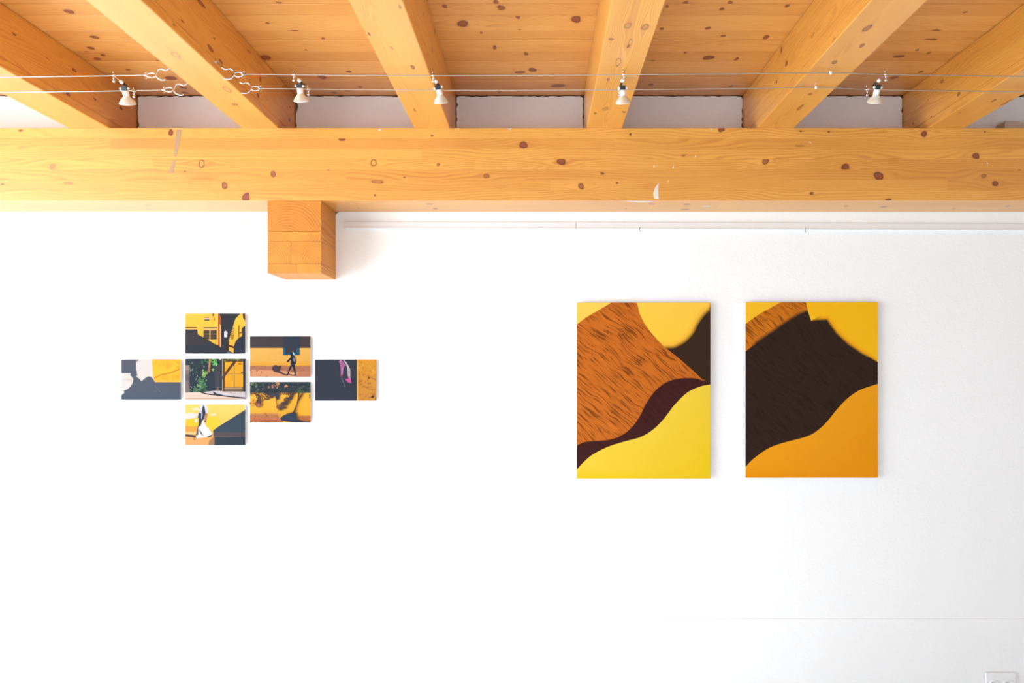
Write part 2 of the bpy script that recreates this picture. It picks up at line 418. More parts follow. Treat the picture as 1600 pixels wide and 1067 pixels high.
# ------------------------------------------------------------------ main beam, corbel, rafters
beam = tag(empty('ceiling_beam', (0, BEAM_Y / 2, BEAM_B)), 'long glued laminated timber beam running level along the whole wall', 'beam')
beam_knots = [(267, 207, 4.5, 4.5, 0), (32, 204, 3, 2, 0), (82, 260, 4, 4, .6), (315, 256, 5, 6, 2), (351, 290, 5, 5, .2), (385, 308, 7, 7, 0),
 (289, 268, 1.5, 1.2, 0), (4, 288, 3, 1, 0), (534, 217, 6, 3, 0), (675, 212, 2, 1.5, 0), (584, 254, 4, 6, 2), (427, 272, 4.5, 4.5, .2),
 (513, 265, 2, 1.2, 0), (590, 284, 9, 3, .5), (586, 305, 1.5, 1.5, 0), (685, 257, 2.5, 2.5, .3), (760, 275, 5, 3, .3), (632, 277, 2, 1, 0),
 (818, 226.5, 7.5, 5, 0), (877, 252, 7, 6, 0), (985, 210, 2, 1.8, 0), (941, 271, 3, 2, 0), (908, 291, 4, 5, .2), (964, 286, 2, 1.5, 0),
 (1127, 202.5, 5, 4, 0), (1196, 252, 5, 5, .2), (1068, 243, 2.5, 1.5, .3), (1444, 209, 5, 5, 0), (1525, 244, 5.5, 5.5, 0), (1321, 261, 7, 5, 0),
 (1373, 275, 7.5, 7, 0), (1555, 287, 4.5, 4.5, 0), (1249, 228, 7, 1.2, .3), (1268, 302, 3, 2.5, 0), (1388, 312, 5, 2, 0), (1251, 205, 2, 1.5, 0),
 (1295, 206, 2, 1.5, 0), (1537, 275, 4, 3, .4), (1593, 265, 3, 1.5, 0), (1539, 206, 1.5, 1.2, 0), (107, 286, 6, 2, .6)]
under_knots = [(671, 318.5, 5, 1.5), (680, 326, 4, 1.5), (1073, 319, 5, 1.5), (1070, 327, 6, 1.5), (1018, 318.5, 5, 1.2), (1287, 331, 4, 1.2), (1322, 322, 4, 1),
 (1381, 323, 5, 1.2), (1348, 331, 4, 1), (230, 320, 5, 1), (233, 327, 4, 1), (560, 325, 2, .8), (978, 326, 2, .8), (1575, 322, 4, .8), (1490, 326, 3, .8)]
bh = (BEAM_T - BEAM_B) / 7
joins = [[-1.05, 1.62], [-2.0, .35], [-.55, 2.05], [-1.8, -.3, 1.1], [-.9, 1.55], [-2.15, .05, 1.9], [-1.35, .86]]
lt = [0.10, -.02, .05, .0, -.06, -.04, .04]
for k in range(7):                                     # k = 0: topmost lamella
    z1 = BEAM_T - k * bh; z0 = z1 - bh
    xs = [ROOM_L] + joins[k] + [ROOM_R]
    for a, b in zip(xs, xs[1:]):
        ks = []
        for (x, y, ra, rc, h) in beam_knots:
            p = P(x, y, .24)
            if z0 <= p.z < z1 and a <= p.x < b: ks.append((p, 'f', ra / SB, min(rc / SB, .5 * bh), h))
        if k == 6:
            for (x, y, ra, rc) in under_knots:
                d = D - (BEAM_B - ZC) * F / (VY - y); p = P(x, y, d); p.z = BEAM_B
                if a <= p.x < b and 0.01 < d < .235: ks.append((p, 'b', ra / SB, rc / SB * 3.2, .2))
        pro = rng.uniform(0, .0006)
        board('lamella', beam, 'x', (a, BEAM_Y + pro, z0), (b, 0, z1), M['wood'], ks, tone=lt[k] + rng.uniform(-.09, .09),
              fine=(-2.75, 2.5), step=.015, cross=.008, visible=('f', 'b') if k == 6 else ('f',), cham=.0007)

def patch(name, parent, pix, d, mat, thick=.0004):
    bm = bmesh.new(); f = bm.faces.new([bm.verts.new(P(x, y, d + thick)) for x, y in pix])
    e = bmesh.ops.extrude_face_region(bm, geom=[f])
    for v in e['geom']:
        if isinstance(v, bmesh.types.BMVert): v.co.y += thick + .0004
    return obj(name, bm, mat, parent)
patch('painted_shadow', beam, [(275.5, 202.5), (283.5, 202.5), (281, 222), (275, 244), (271.8, 244), (273, 225)], .24, M['shadow_tone'])  # hourglass shadow across the beam, painted as two thin patches
patch('painted_shadow', beam, [(270.5, 251), (274, 250), (271, 270), (262, 270.5), (266, 262)], .24, M['shadow_tone'])
patch('paint_smear', beam, [(1029.5, 285), (1028.5, 298), (1029.5, 311), (1022, 310), (1020.5, 303), (1023, 294)], .24, M['paint'])
for q in ([(1043, 284), (1045, 280), (1044, 286)], [(1021, 260), (1023, 257), (1022.5, 263)], [(1050, 263), (1053, 258), (1053, 263)], [(1085, 246), (1087, 242), (1088, 244)],
          [(1264, 221), (1268, 223), (1266, 224)], [(1541, 252), (1545, 256), (1543, 256)], [(1109, 201), (1114, 201), (1112, 203.5)], [(590, 203), (596, 201), (594, 205)],
          [(790, 200.5), (800, 200.5), (798, 203)]):
    patch('paint_smear', beam, q, .24, M['paint'])
bm = bmesh.new()
f = bm.faces.new([bm.verts.new((P(x, 0, d).x, -d, BEAM_B - .0004)) for x, d in ((970, .237), (1000, .200), (1015, .205), (1022, .222), (1014, .237))])
f2 = bm.faces.new([bm.verts.new((P(x, 0, d).x, -d, BEAM_B - .0004)) for x, d in ((1092, .125), (1103, .11), (1112, .12), (1108, .14))])
obj('paint_smear', bm, M['paint'], beam)

# corbel: glued blocks showing end grain
cx0, cx1 = (418 - VX) / SB, (502 - VX) / SB
corb = tag(empty('corbel', ((cx0 + cx1) / 2, -.12, P(0, 427, .24).z)), 'square wooden corbel block with end grain face below the long beam', 'corbel')
def cb(xa, xb, ya, yb, tone, pith):
    a, b = P(xa, yb, .24), P(xb, ya, .24)
    board('block', corb, 'y', (a.x + (.0006 if xa > 418 else 0), BEAM_Y + rng.uniform(0, .0012), a.z + .0006), (b.x - (.0006 if xb < 502 else 0), 0, min(b.z, BEAM_B) - .0006), M['wood_end'], (), tone, fine=(-.25, 0), step=.02, cross=.012,
          visible=('b', 'l', 'r'), pith=pith, cham=.0009)
cb(418, 502, 313.3, 361.5, -.06, (.05, .13))
cb(418, 502, 361.5, 377, .06, (-.01, -.05))
cb(418, 454, 377, 412, .05, (.06, .03))
cb(454, 502, 377, 412, .0, (-.06, .05))
cb(418, 463, 412, 427, .04, (.10, .06))
cb(463, 502, 412, 427, .10, (-.09, -.05))
# scribed plaster corner beside the corbel: a small dark fillet drawn in for the shadow gap
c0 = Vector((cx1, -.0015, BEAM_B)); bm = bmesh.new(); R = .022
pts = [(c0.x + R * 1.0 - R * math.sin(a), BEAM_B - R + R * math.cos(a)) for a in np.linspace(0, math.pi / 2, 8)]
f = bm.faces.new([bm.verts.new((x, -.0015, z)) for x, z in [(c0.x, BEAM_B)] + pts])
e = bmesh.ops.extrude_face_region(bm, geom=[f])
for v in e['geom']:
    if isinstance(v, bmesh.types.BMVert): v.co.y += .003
obj('shadow_gap_fillet', bm, M['mortar'], corb)

raf_labels = ['leftmost wooden rafter with shaded orange right side, crossing the left frame edge',
 'second wooden rafter from the left, holding the four cable screw hooks',
 'third wooden rafter from the left, pale underside with arched grain behind a lamp',
 'fourth wooden rafter from the left, nearly straight on with a pale left edge',
 'fifth wooden rafter from the left, carrying two small cable standoffs',
 'rightmost wooden rafter ending beside the small box on the beam']
# knots: rafter, face, px, py, r_along(px), r_across(px), hollow
raf_knots = [(2, 'b', 645, 105, 4, 3.5, .2), (2, 'b', 573, 53, 3, 2, 0), (2, 'b', 625, 11, 3, 2, .3), (2, 'b', 648, 172, 3, 2, .3), (2, 'b', 612, 75, 3, 2, .6),
 (3, 'b', 981, 40, 5, 6, .6), (3, 'b', 1008, 42, 5, 7, .6), (3, 'b', 955, 61, 2, 5, .2), (3, 'b', 981, 73, 2.5, 2, 0), (3, 'b', 966, 97, 8, 5, .9),
 (3, 'b', 950, 124, 3, 2.5, 0), (3, 'b', 946, 170, 4, 5, .6), (3, 'b', 930, 177, 2, 3, 0), (3, 'b', 975, 175, 2, 3, 0), (3, 'b', 985, 66, 6, 3, .9),
 (4, 'b', 1355, 44, 6, 6, .3), (4, 'b', 1347, 71, 4, 4, .2), (4, 'b', 1304, 97, 4, 4, .2), (4, 'b', 1266, 147, 3, 3, .2), (4, 'b', 1250, 168, 7, 3, .3),
 (1, 'b', 355, 140, 6, 6, .8), (1, 'b', 275, 86, 6, 6, .9), (1, 'b', 367, 163, 3, 5, .3),
 (5, 'b', 1553, 157, 3, 3, 0), (5, 'b', 1572, 160, 8, 2, .1), (5, 'b', 1500, 176, 2, 2, .2)]
raf_side = [(0, 22, 52, 4, 4, .1), (0, 116, 110, 5, 3, 0), (0, 106, 147, 4, 4, 0), (0, 86, 152, 4, 3, 0), (0, 189, 169, 3, 4, 0), (0, 74, 91, 2, 1, 0), (0, 148, 155, 3, 2, 0),
 (1, 314, 5, 10, 5, 0), (1, 329, 76, 8, 5, 0), (1, 345, 96, 5, 3, 0), (1, 272, 39, 3, 2, 0), (1, 285, 33, 4, 2, 0), (1, 335, 60, 3, 2, 0), (1, 389, 80, 5, 2, 0), (1, 407, 124, 3, 5, 0),
 (1, 403, 149, 4, 5, 0), (1, 452, 189, 3, 6, 0), (1, 453, 167, 2, 2, 0), (1, 362, 20, 4, 3, 0), (2, 675, 78, 5, 4, 0), (2, 679, 49, 4, 3, 0), (2, 697, 130, 2, 3, 0), (2, 709, 150, 2, 4, 0), (2, 662, 22, 3, 3, 0),
 (4, 1221, 78, 3, 6, 0), (4, 1229, 100, 4, 7, 0), (4, 1213, 128, 3, 3, 0), (4, 1303, 64, 4, 5, .6), (4, 1270, 55, 6, 3, .6), (5, 1530, 60, 4, 4, 0), (5, 1498, 147, 3, 4, .3), (5, 1472, 127, 4, 3, .3), (5, 1455, 183, 2, 2, 0), (5, 1427, 193, 2, 2, 0)]
def make_rafter(i):
    xa, xb = raf_x[i]
    t = tag(empty('rafter', ((xa + xb) / 2, -1.0, BEAM_T)), raf_labels[i], 'rafter', 'ceiling rafters')
    rh = (CEIL - .002 - BEAM_T) / 6
    side_right = (xa + xb) / 2 < 0
    fc = 'r' if side_right else 'l'; xs = xb if side_right else xa
    kk = []
    for (ri, f_, x, y, ra, rc, h) in raf_knots:
        if ri == i:
            d = D - (BEAM_T - ZC) * F / (VY - y); s = (D - d) / F
            X = (x - VX) * s
            kk.append((Vector((min(max(X, xa + .012), xb - .012), -d, BEAM_T)), 'b', ra * s * 1.8, rc * s * .9, h))
    for (ri, x, y, ra, rc, h) in raf_side:
        if ri == i:
            dist = xs * F / (x - VX); z = ZC + (VY - y) * dist / F; s = dist / F
            if BEAM_T + .004 < z < CEIL - .004: kk.append((Vector((xs, -(D - dist), z)), fc, ra * s * 1.3, rc * s * .8, h))
    base_tone = [-.02, .0, .06, .06, .02, -.02][i]
    for k in range(6):
        z0 = BEAM_T + k * rh; z1 = z0 + rh
        ks = [q for q in kk if (q[1] == 'b' and k == 0) or (q[1] != 'b' and z0 <= q[0].z < z1)]
        ks = [(c, f_, ra, min(rc, rh * .45) if f_ != 'b' else rc, h) for c, f_, ra, rc, h in ks]
        pro = rng.uniform(0, .0004)
        board('lamella', t, 'y', (xa + pro, ROOM_B, z0), (xb - pro, 0, z1), M['wood'], ks, tone=base_tone + rng.uniform(-.05, .05), fine=(-1.65, 0), step=.018, cross=.008,
              visible=(('b',) if k == 0 else ()) + (fc,), cham=.003 if k == 0 else .0005,
              pith=(rng.uniform(-.03, .03), rng.choice((-1, 1)) * rng.uniform(.015, .04)))
for i in range(6): make_rafter(i)

# ------------------------------------------------------------------ picture rail along the wall
def rail(x0, ya0, ya1, x1, yb0, yb1, label):
    a, b, c_, d_ = P(x0, ya0, .012), P(x0, ya1, .012), P(x1, yb0, .012), P(x1, yb1, .012)
    t = tag(empty('picture_rail', ((a.x + c_.x) / 2, 0, (a.z + b.z) / 2)), label, 'rail')
    def strip(bm, f0, f1, y0, y1):
        vs = []
        for (tp, bt) in ((a, b), (c_, d_)):
            z0 = bt.z + (tp.z - bt.z) * f0; z1 = bt.z + (tp.z - bt.z) * f1
            vs.append([bm.verts.new((tp.x, y, z)) for y, z in ((y0, z0), (y1, z0), (y1, z1), (y0, z1))])
        A, B = vs
        for k in range(4): bm.faces.new((A[k], A[(k + 1) % 4], B[(k + 1) % 4], B[k]))
        bm.faces.new(A[::-1]); bm.faces.new(B)
    bm = bmesh.new(); strip(bm, .08, 1, -.012, 0)
    obj('channel', bm, M['rail'], t)
    bm = bmesh.new(); strip(bm, 0, .08, -.015, 0)
    obj('lip', bm, M['rail'], t)
xl = P(0, 0).x
rail(-330, 350, 358.5, 418, 348.8, 357, 'white picture hanging rail left of the wooden corbel')
rail(538, 346.6, 356, 899.6, 347.3, 356.8, 'white picture rail from the corbel to the joint above the large prints')
rail(900.4, 347.3, 357, 2090, 351.5, 361, 'grey-white picture rail running above the large prints to the right edge')
def rail_hook(px, py, label):
    p = P(px, py, .013)
    t = tag(empty('rail_hook', p), label, 'hook', 'rail hooks')
    obj('clip', box(p.x - .003, p.x + .003, -.0165, -.012, p.z, p.z + .012, bevel=.0008), M['white'], t)
    bm = tube(bmesh.new(), [(p.x, -.0168, p.z + .009), (p.x, -.018, p.z), (p.x + .0005, -.017, p.z - .008), (p.x + .003, -.018, p.z - .012), (p.x + .005, -.02, p.z - .009)], .0011, 6)
    obj('wire', bm, M['black'], t)
rail_hook(999.5, 358, 'tiny dark hook on the rail above the left large print')
rail_hook(1257.5, 359, 'tiny dark hook on the rail above the right large print')

# ------------------------------------------------------------------ printed pictures
def print_material(name, ripple=0.0, speck=.06):
    t = NT(name); c = t.attr('Col', 'Color')
    co = t.n('ShaderNodeTexCoord').outputs['Object']
    k = t.maprange(t.noise(co, 330, 2), .3, .7, 1 - speck, 1 + speck, False)
    cc = t.n('ShaderNodeCombineColor')
    if ripple:
        mp = t.n('ShaderNodeMapping'); mp.inputs['Rotation'].default_value = (0, math.radians(-40), 0)
        bend = t.n('ShaderNodeVectorMath', operation='ADD')
        nz = t.n('ShaderNodeTexNoise'); nz.inputs['Scale'].default_value = 7; nz.inputs['Detail'].default_value = 2; t.put(nz.inputs['Vector'], co)
        nv = t.vmath('MULTIPLY', t.vmath('SUBTRACT', nz.outputs['Color'], (.5, .5, .5)), (.055, 0, .055))
        t.put(bend.inputs[0], co); t.put(bend.inputs[1], nv)
        t.put(mp.inputs[0], bend.outputs[0])
        sc = t.vmath('MULTIPLY', mp.outputs[0], (9, 1, 150))
        n = t.noise(sc, 1, 3, .55)
        crack = t.maprange(n, .51, .60, 0, 1)
        lite = t.maprange(n, .30, .46, 1, 0)
        k2 = t.math('ADD', t.math('SUBTRACT', 1.0, t.math('MULTIPLY', crack, ripple)), t.math('MULTIPLY', lite, ripple * .28))
        k = t.math('MULTIPLY', k, k2)
    for i in range(3): t.put(cc.inputs[i], k)
    col = t.mix(1.0, c, cc.outputs[0], 'MULTIPLY')
    return t.done(t.bsdf(col, .55, 0, .10))
PM = [print_material('print_ink'), print_material('print_ink_ripples', .62, .05), print_material('print_ink_faint_ripples', .30, .05)]
INK = 0.86

class Art:
    """a flat print: coloured regions laid over each other on a thin panel"""
    def __init__(self, name, label, cat, group, ox, oy, sc, rect, thick, gap):
        self.ox, self.oy, self.sc, self.rect = ox, oy, sc, rect
        self.d = thick + gap; self.layer = 0; self.v = []; self.f = []; self.c = []; self.mi = []; self.uvs = []
        x0, y0, x1, y1 = rect; a = self.pt(x0, y1); b = self.pt(x1, y0)
        self.ink_k = .64 if 'small' in group else .86
        self.root = tag(empty(name, ((a.x + b.x) / 2, 0, a.z)), label, cat, group)
        obj('panel', box(a.x, b.x, -self.d + .0002, -gap, a.z, b.z, bevel=.0003), M['board'], self.root)
        m = .22 * (b.x - a.x)
        h = b.z - a.z
        for f0, f1 in ((.70, .78), (.20, .27)):
            obj('hanging_batten', box(a.x + m, b.x - m, -gap, 0, a.z + f0 * h, a.z + f1 * h), M['board'], self.root)
        self.a, self.b = a, b
    def pt(self, u, v, d=None): return P(self.ox + u / self.sc, self.oy + v / self.sc, self.d if d is None else d)
    def clampuv(self, u, v):
        x0, y0, x1, y1 = self.rect
        return min(max(u, x0), x1), min(max(v, y0), y1)
    def face(self, uv, cols, mi):
        i0 = len(self.v); y = -self.d - .00004 * self.layer
        for (u, v), c in zip(uv, cols):
            u, v = self.clampuv(u, v); p = self.pt(u, v); p.y = y
            self.v.append(p); self.c.append(c)
        self.f.append(tuple(range(i0, i0 + len(uv)))); self.mi.append(mi)
        q = [self.clampuv(*p) for p in uv]
        self.uvs.append((q, list(cols), min(p[0] for p in q), max(p[0] for p in q), min(p[1] for p in q), max(p[1] for p in q)))
    def under(self, u, v):
        u, v = self.clampuv(u, v); x0, y0, x1, y1 = self.rect
        u = min(max(u, x0 + .5), x1 - .5); v = min(max(v, y0 + .5), y1 - .5)
        for q, cols, a0, a1, b0, b1 in reversed(self.uvs):
            if not (a0 <= u <= a1 and b0 <= v <= b1): continue
            ins = False; n = len(q)
            for i in range(n):
                (xa, ya), (xb, yb) = q[i], q[i - 1]
                if (ya > v) != (yb > v) and u < (xb - xa) * (v - ya) / (yb - ya) + xa: ins = not ins
            if not ins: continue
            w_ = [1 / ((p[0] - u) ** 2 + (p[1] - v) ** 2 + 1e-3) for p in q]
            if len(q) == 4 and a1 - a0 > 200: w_ = [max(1e-6, 1 - abs(p[1] - v) / max(b1 - b0, 1e-6)) for p in q]
            t = sum(w_); return tuple(sum(w_[i] * cols[i][k] for i in range(n)) / t for k in range(4))
        return (.5, .5, .5, 1)
    def ink(self, c, a=1.0): return (*[v * self.ink_k for v in lin(c)], a)
    def rectf(self, x0, y0, x1, y1, c, mi=0, c2=None):
        self.layer += 1
        a = self.ink(c); b = self.ink(c2 if c2 else c)
        self.face([(x0, y0), (x0, y1), (x1, y1), (x1, y0)], [a, b, b, a], mi)
    def poly(self, pts, c, feather=0, mi=0, smooth=0, alpha=1.0):
        self.layer += 1
        pts = [Vector((p[0], p[1], 0)) for p in pts]
        if smooth: pts = smooth_path(pts, smooth, True)
        area = sum(pts[i].x * pts[(i + 1) % len(pts)].y - pts[(i + 1) % len(pts)].x * pts[i].y for i in range(len(pts)))
        if area > 0: pts = pts[::-1]
        k = self.ink(c)
        if alpha < 1:
            cu = self.under(sum(p.x for p in pts) / len(pts), sum(p.y for p in pts) / len(pts)); k = tuple(cu[i] + (k[i] - cu[i]) * alpha for i in range(4))
        und = []
        if feather:
            n = len(pts); out = []
            for i in range(n):
                e = (pts[(i + 1) % n] - pts[i - 1]); nn = Vector((-e.y, e.x, 0))
                nn = nn.normalized() if nn.length > 1e-6 else Vector((0, 0, 0))
                out.append(pts[i] + nn * feather)
            und = [self.under(p.x, p.y) for p in out]
        self.face([(p.x, p.y) for p in pts], [k] * len(pts), mi)
        if feather:
            for i in range(n):
                j = (i + 1) % n
                self.face([(pts[i].x, pts[i].y), (out[i].x, out[i].y), (out[j].x, out[j].y), (pts[j].x, pts[j].y)], [k, und[i], und[j], k], mi)
    def line(self, pts, wd, c):
        pts = [Vector((p[0], p[1], 0)) for p in smooth_path([(x, y, 0) for x, y in pts], 4)]
        L, R = [], []
        for i, p in enumerate(pts):
            t = (pts[min(i + 1, len(pts) - 1)] - pts[max(i - 1, 0)]).normalized(); nn = Vector((-t.y, t.x, 0)) * wd / 2
            L.append(p + nn); R.append(p - nn)
        self.layer += 1; k = self.ink(c)
        for i in range(len(pts) - 1):
            self.face([(q.x, q.y) for q in (L[i], L[i + 1], R[i + 1], R[i])], [k] * 4, 0)
    def dabs(self, n, box_, cols, size, seed, spread=None):
        r = random.Random(seed); self.layer += 1
        for _ in range(n):
            if spread: u, v = r.gauss(box_[0], spread[0]), r.gauss(box_[1], spread[1])
            else: u, v = r.uniform(box_[0], box_[2]), r.uniform(box_[1], box_[3])
            self.layer += .25
            s = size * r.uniform(.5, 1.3); a = r.uniform(0, 3.1); k = self.ink(r.choice(cols))
            q = []
            for i in range(6):
                an = i / 6 * 2 * math.pi; rr = s * r.uniform(.6, 1.1)
                du, dv = rr * math.cos(an), .5 * rr * math.sin(an)
                q.append((u + du * math.cos(a) - dv * math.sin(a), v + du * math.sin(a) + dv * math.cos(a)))
            self.face(q, [k] * 6, 0)
    def done(self):
        me = bpy.data.meshes.new('print'); me.from_pydata(self.v, [], self.f)
        at = me.color_attributes.new('Col', 'FLOAT_COLOR', 'POINT')
        at.data.foreach_set('color', np.array(self.c, dtype=np.float32).ravel())
        for m in PM: me.materials.append(m)
        me.polygons.foreach_set('material_index', self.mi); me.update()
        o = bpy.data.objects.new('print', me); COL.objects.link(o); o.parent = self.root
        o.matrix_parent_inverse = Matrix.Translation(-Vector(self.root.location))

SC = 12.262
def small(ox, oy, rect, label): return Art('photo_print', label, 'photograph', 'small prints', ox, oy, SC, rect, .006, .008)

# train carriage
a = small(270, 480, (240, 122, 1388, 890), 'small photo print of a yellow train carriage, topmost of the cluster')
a.rectf(240, 122, 1388, 890, (248, 196, 62), c2=(244, 180, 60))
a.rectf(245, 380, 462, 396, (95, 60, 25)); a.rectf(245, 396, 470, 424, (248, 190, 90))
a.rectf(590, 384, 852, 412, (70, 45, 25)); a.rectf(600, 405, 842, 442, (240, 185, 110)); a.rectf(588, 440, 842, 618, (100, 82, 60))
for i in range(6): a.rectf(592, 448 + i * 28, 842, 460 + i * 28, (52, 45, 42))
a.rectf(704, 404, 722, 625, (232, 186, 110))
a.poly([(240, 425), (472, 425), (480, 520), (575, 570), (610, 580), (700, 640), (790, 695), (925, 772), (1075, 830), (1165, 885), (1388, 890), (240, 890)], (56, 52, 56))
a.rectf(240, 720, 1000, 890, (46, 49, 58))
a.poly([(880, 122), (1300, 122), (1205, 210), (1165, 330), (1120, 480), (1080, 620), (1072, 700), (1075, 840), (1010, 890), (915, 890), (918, 325)], (50, 49, 54))
a.poly([(868, 122), (885, 122), (925, 190), (925, 772), (870, 730)], (178, 88, 38)); a.poly([(900, 320), (925, 350), (918, 765), (905, 755)], (238, 188, 120))
a.poly([(1388, 355), (1345, 380), (1320, 430), (1330, 500), (1328, 550), (1260, 590), (1200, 660), (1175, 740), (1165, 885), (1388, 890)], (44, 49, 62))
a.rectf(605, 195, 700, 212, (222, 96, 56)); a.rectf(605, 212, 700, 234, (240, 235, 225)); a.rectf(605, 234, 700, 256, (28, 58, 40))
a.rectf(762, 122, 792, 172, (140, 92, 36))
for y in (192, 220, 248): a.rectf(745, y, 805, y + 7, (206, 150, 60))
a.rectf(796, 215, 808, 250, (150, 100, 45))
a.poly([(985, 470), (1010, 450), (1045, 470), (1050, 500), (1042, 575), (985, 575)], (214, 212, 222))
for i in range(7): a.poly([(1140 - i * 6, 398 + i * 33), (1182 - i * 3, 398 + i * 33), (1180 - i * 3, 412 + i * 33), (1138 - i * 6, 412 + i * 33)], (96, 58, 30))
a.poly([(1338, 122), (1388, 122), (1388, 265), (1350, 205)], (96, 38, 26)); a.rectf(1256, 350, 1274, 575, (150, 96, 24))
a.poly([(1278, 490), (1320, 470), (1325, 490), (1285, 505)], (60, 44, 30))
a.poly([(1078, 718), (1178, 752), (1172, 790), (1074, 752)], (78, 28, 26)); a.poly([(1010, 890), (1070, 848), (1140, 890)], (110, 112, 135)); a.poly([(1080, 660), (1100, 668), (1086, 685)], (50, 30, 30))
a.done()
# yellow door behind foliage
a = small(270, 550, (240, 130, 1393, 912), 'small photo print of a yellow door beside dark foliage, middle of its column')
a.rectf(240, 130, 1393, 912, (42, 52, 64))
a.poly([(810, 250), (900, 240), (890, 740), (820, 740)], (66, 64, 72), feather=20); a.poly([(820, 740), (865, 660), (895, 740)], (130, 100, 85), feather=8)
a.poly([(240, 250), (310, 252), (322, 300), (322, 770), (240, 790)], (122, 104, 100)); a.rectf(240, 252, 322, 345, (150, 125, 112)); a.rectf(240, 430, 322, 560, (98, 88, 88))
a.dabs(70, (300, 150, 680, 760), [(58, 84, 70), (70, 100, 72), (110, 140, 100), (120, 130, 130), (46, 66, 66)], 24, 1)
a.dabs(26, (600, 430), [(150, 196, 90), (120, 170, 80), (190, 205, 110)], 26, 2, (22, 40)); a.dabs(60, (550, 600), [(80, 130, 84), (60, 110, 74), (140, 176, 120)], 26, 3, (50, 70))
a.dabs(36, (460, 740), [(80, 120, 84), (96, 130, 96)], 24, 4, (60, 22)); a.dabs(34, (810, 185), [(96, 190, 90), (70, 140, 70), (140, 205, 120)], 30, 5, (28, 36)); a.dabs(20, (600, 180), [(60, 110, 78)], 22, 6, (50, 30)); a.dabs(9, (775, 340), [(140, 180, 130)], 24, 61, (14, 40))
a.poly([(698, 130), (735, 130), (722, 390), (665, 388), (690, 290)], (188, 140, 78)); a.poly([(665, 388), (690, 290), (722, 300), (720, 390)], (150, 112, 66))
a.poly([(240, 778), (560, 772), (800, 745), (950, 757), (1393, 757), (1393, 912), (240, 912)], (226, 198, 180), feather=6)
a.poly([(600, 765), (800, 745), (1393, 762), (1393, 868), (1000, 832), (800, 808)], (206, 196, 196), feather=8); a.dabs(14, (1080, 765, 1380, 800), [(190, 150, 120), (180, 140, 100)], 18, 7)
a.rectf(240, 885, 1393, 912, (206, 172, 150)); a.line([(545, 770), (680, 805), (900, 828), (1130, 856), (1393, 880)], 22, (38, 38, 48)); a.line([(775, 760), (850, 805), (960, 832)], 26, (44, 46, 58))
a.rectf(975, 130, 1360, 755, (92, 66, 40)); a.rectf(950, 130, 972, 757, (168, 146, 112)); a.rectf(972, 130, 982, 757, (60, 50, 44)); a.rectf(1360, 130, 1393, 757, (38, 44, 60))
a.rectf(1004, 186, 1352, 662, (240, 166, 28), c2=(236, 158, 34)); a.rectf(1160, 186, 1172, 662, (250, 190, 70)); a.rectf(1172, 186, 1188, 675, (96, 62, 28)); a.rectf(1004, 414, 1360, 424, (88, 52, 24)); a.rectf(1004, 424, 1352, 432, (250, 200, 90))
a.rectf(1000, 664, 1352, 676, (50, 40, 36)); a.rectf(1000, 690, 1345, 742, (126, 100, 78)); a.rectf(1000, 676, 1345, 694, (196, 150, 90))
a.poly([(1150, 200), (1190, 150), (1245, 165), (1110, 330), (960, 535), (950, 470)], (84, 58, 46)); a.dabs(26, (1000, 130, 1300, 176), [(70, 60, 40), (110, 130, 70), (150, 170, 90), (60, 70, 50)], 26, 8); a.rectf(1262, 205, 1318, 245, (190, 128, 30)); a.poly([(1312, 385), (1345, 375), (1350, 395), (1325, 412)], (60, 20, 16))
a.rectf(905, 130, 930, 158, (220, 220, 220))
a.done()
# white dress
a = small(270, 620, (240, 147, 1390, 925), 'small photo print of a figure in a white dress, lowest of the cluster')
a.rectf(240, 147, 1390, 925, (238, 206, 104), c2=(240, 176, 60))
a.poly([(240, 470), (330, 440), (480, 430), (480, 600), (240, 640)], (246, 190, 36), feather=50); a.poly([(640, 420), (820, 400), (900, 480), (760, 640), (640, 560)], (244, 196, 50), feather=60)
a.poly([(250, 330), (330, 310), (480, 330), (470, 380), (330, 410), (250, 410)], (222, 214, 206), feather=20); a.poly([(380, 225), (480, 215), (500, 245), (390, 255)], (222, 216, 190), feather=12); a.poly([(720, 330), (820, 320), (860, 345), (740, 355)], (224, 214, 170), feather=14); a.poly([(425, 430), (470, 430), (460, 490), (430, 490)], (226, 216, 196), feather=8)
a.rectf(240, 560, 480, 680, (230, 156, 60)); a.rectf(240, 672, 480, 720, (240, 192, 120))
a.poly([(240, 775), (440, 790), (640, 770), (820, 700), (820, 925), (240, 925)], (226, 164, 98), feather=10); a.poly([(240, 712), (440, 735), (450, 785), (240, 760)], (84, 56, 54))
a.poly([(770, 645), (880, 565), (1080, 440), (1390, 245), (1390, 925), (735, 925), (790, 760)], (56, 70, 84)); a.poly([(790, 680), (1380, 690), (1390, 760), (780, 765)], (82, 72, 76), feather=14)
a.poly([(775, 765), (1390, 765), (1390, 925), (730, 925)], (48, 56, 68), feather=6); a.poly([(700, 860), (790, 770), (790, 925), (690, 925)], (96, 72, 66), feather=24, alpha=.6)
a.poly([(530, 147), (640, 147), (682, 260), (660, 320), (610, 440), (530, 470), (500, 300)], (214, 212, 224))
a.poly([(590, 150), (612, 210), (630, 300), (606, 420), (560, 460), (530, 560), (488, 560), (505, 440), (480, 390), (500, 300), (560, 310), (566, 220)], (50, 56, 76)); a.poly([(548, 310), (572, 320), (560, 400), (545, 430)], (190, 195, 210)); a.poly([(480, 560), (530, 555), (500, 720), (440, 740)], (92, 72, 84))
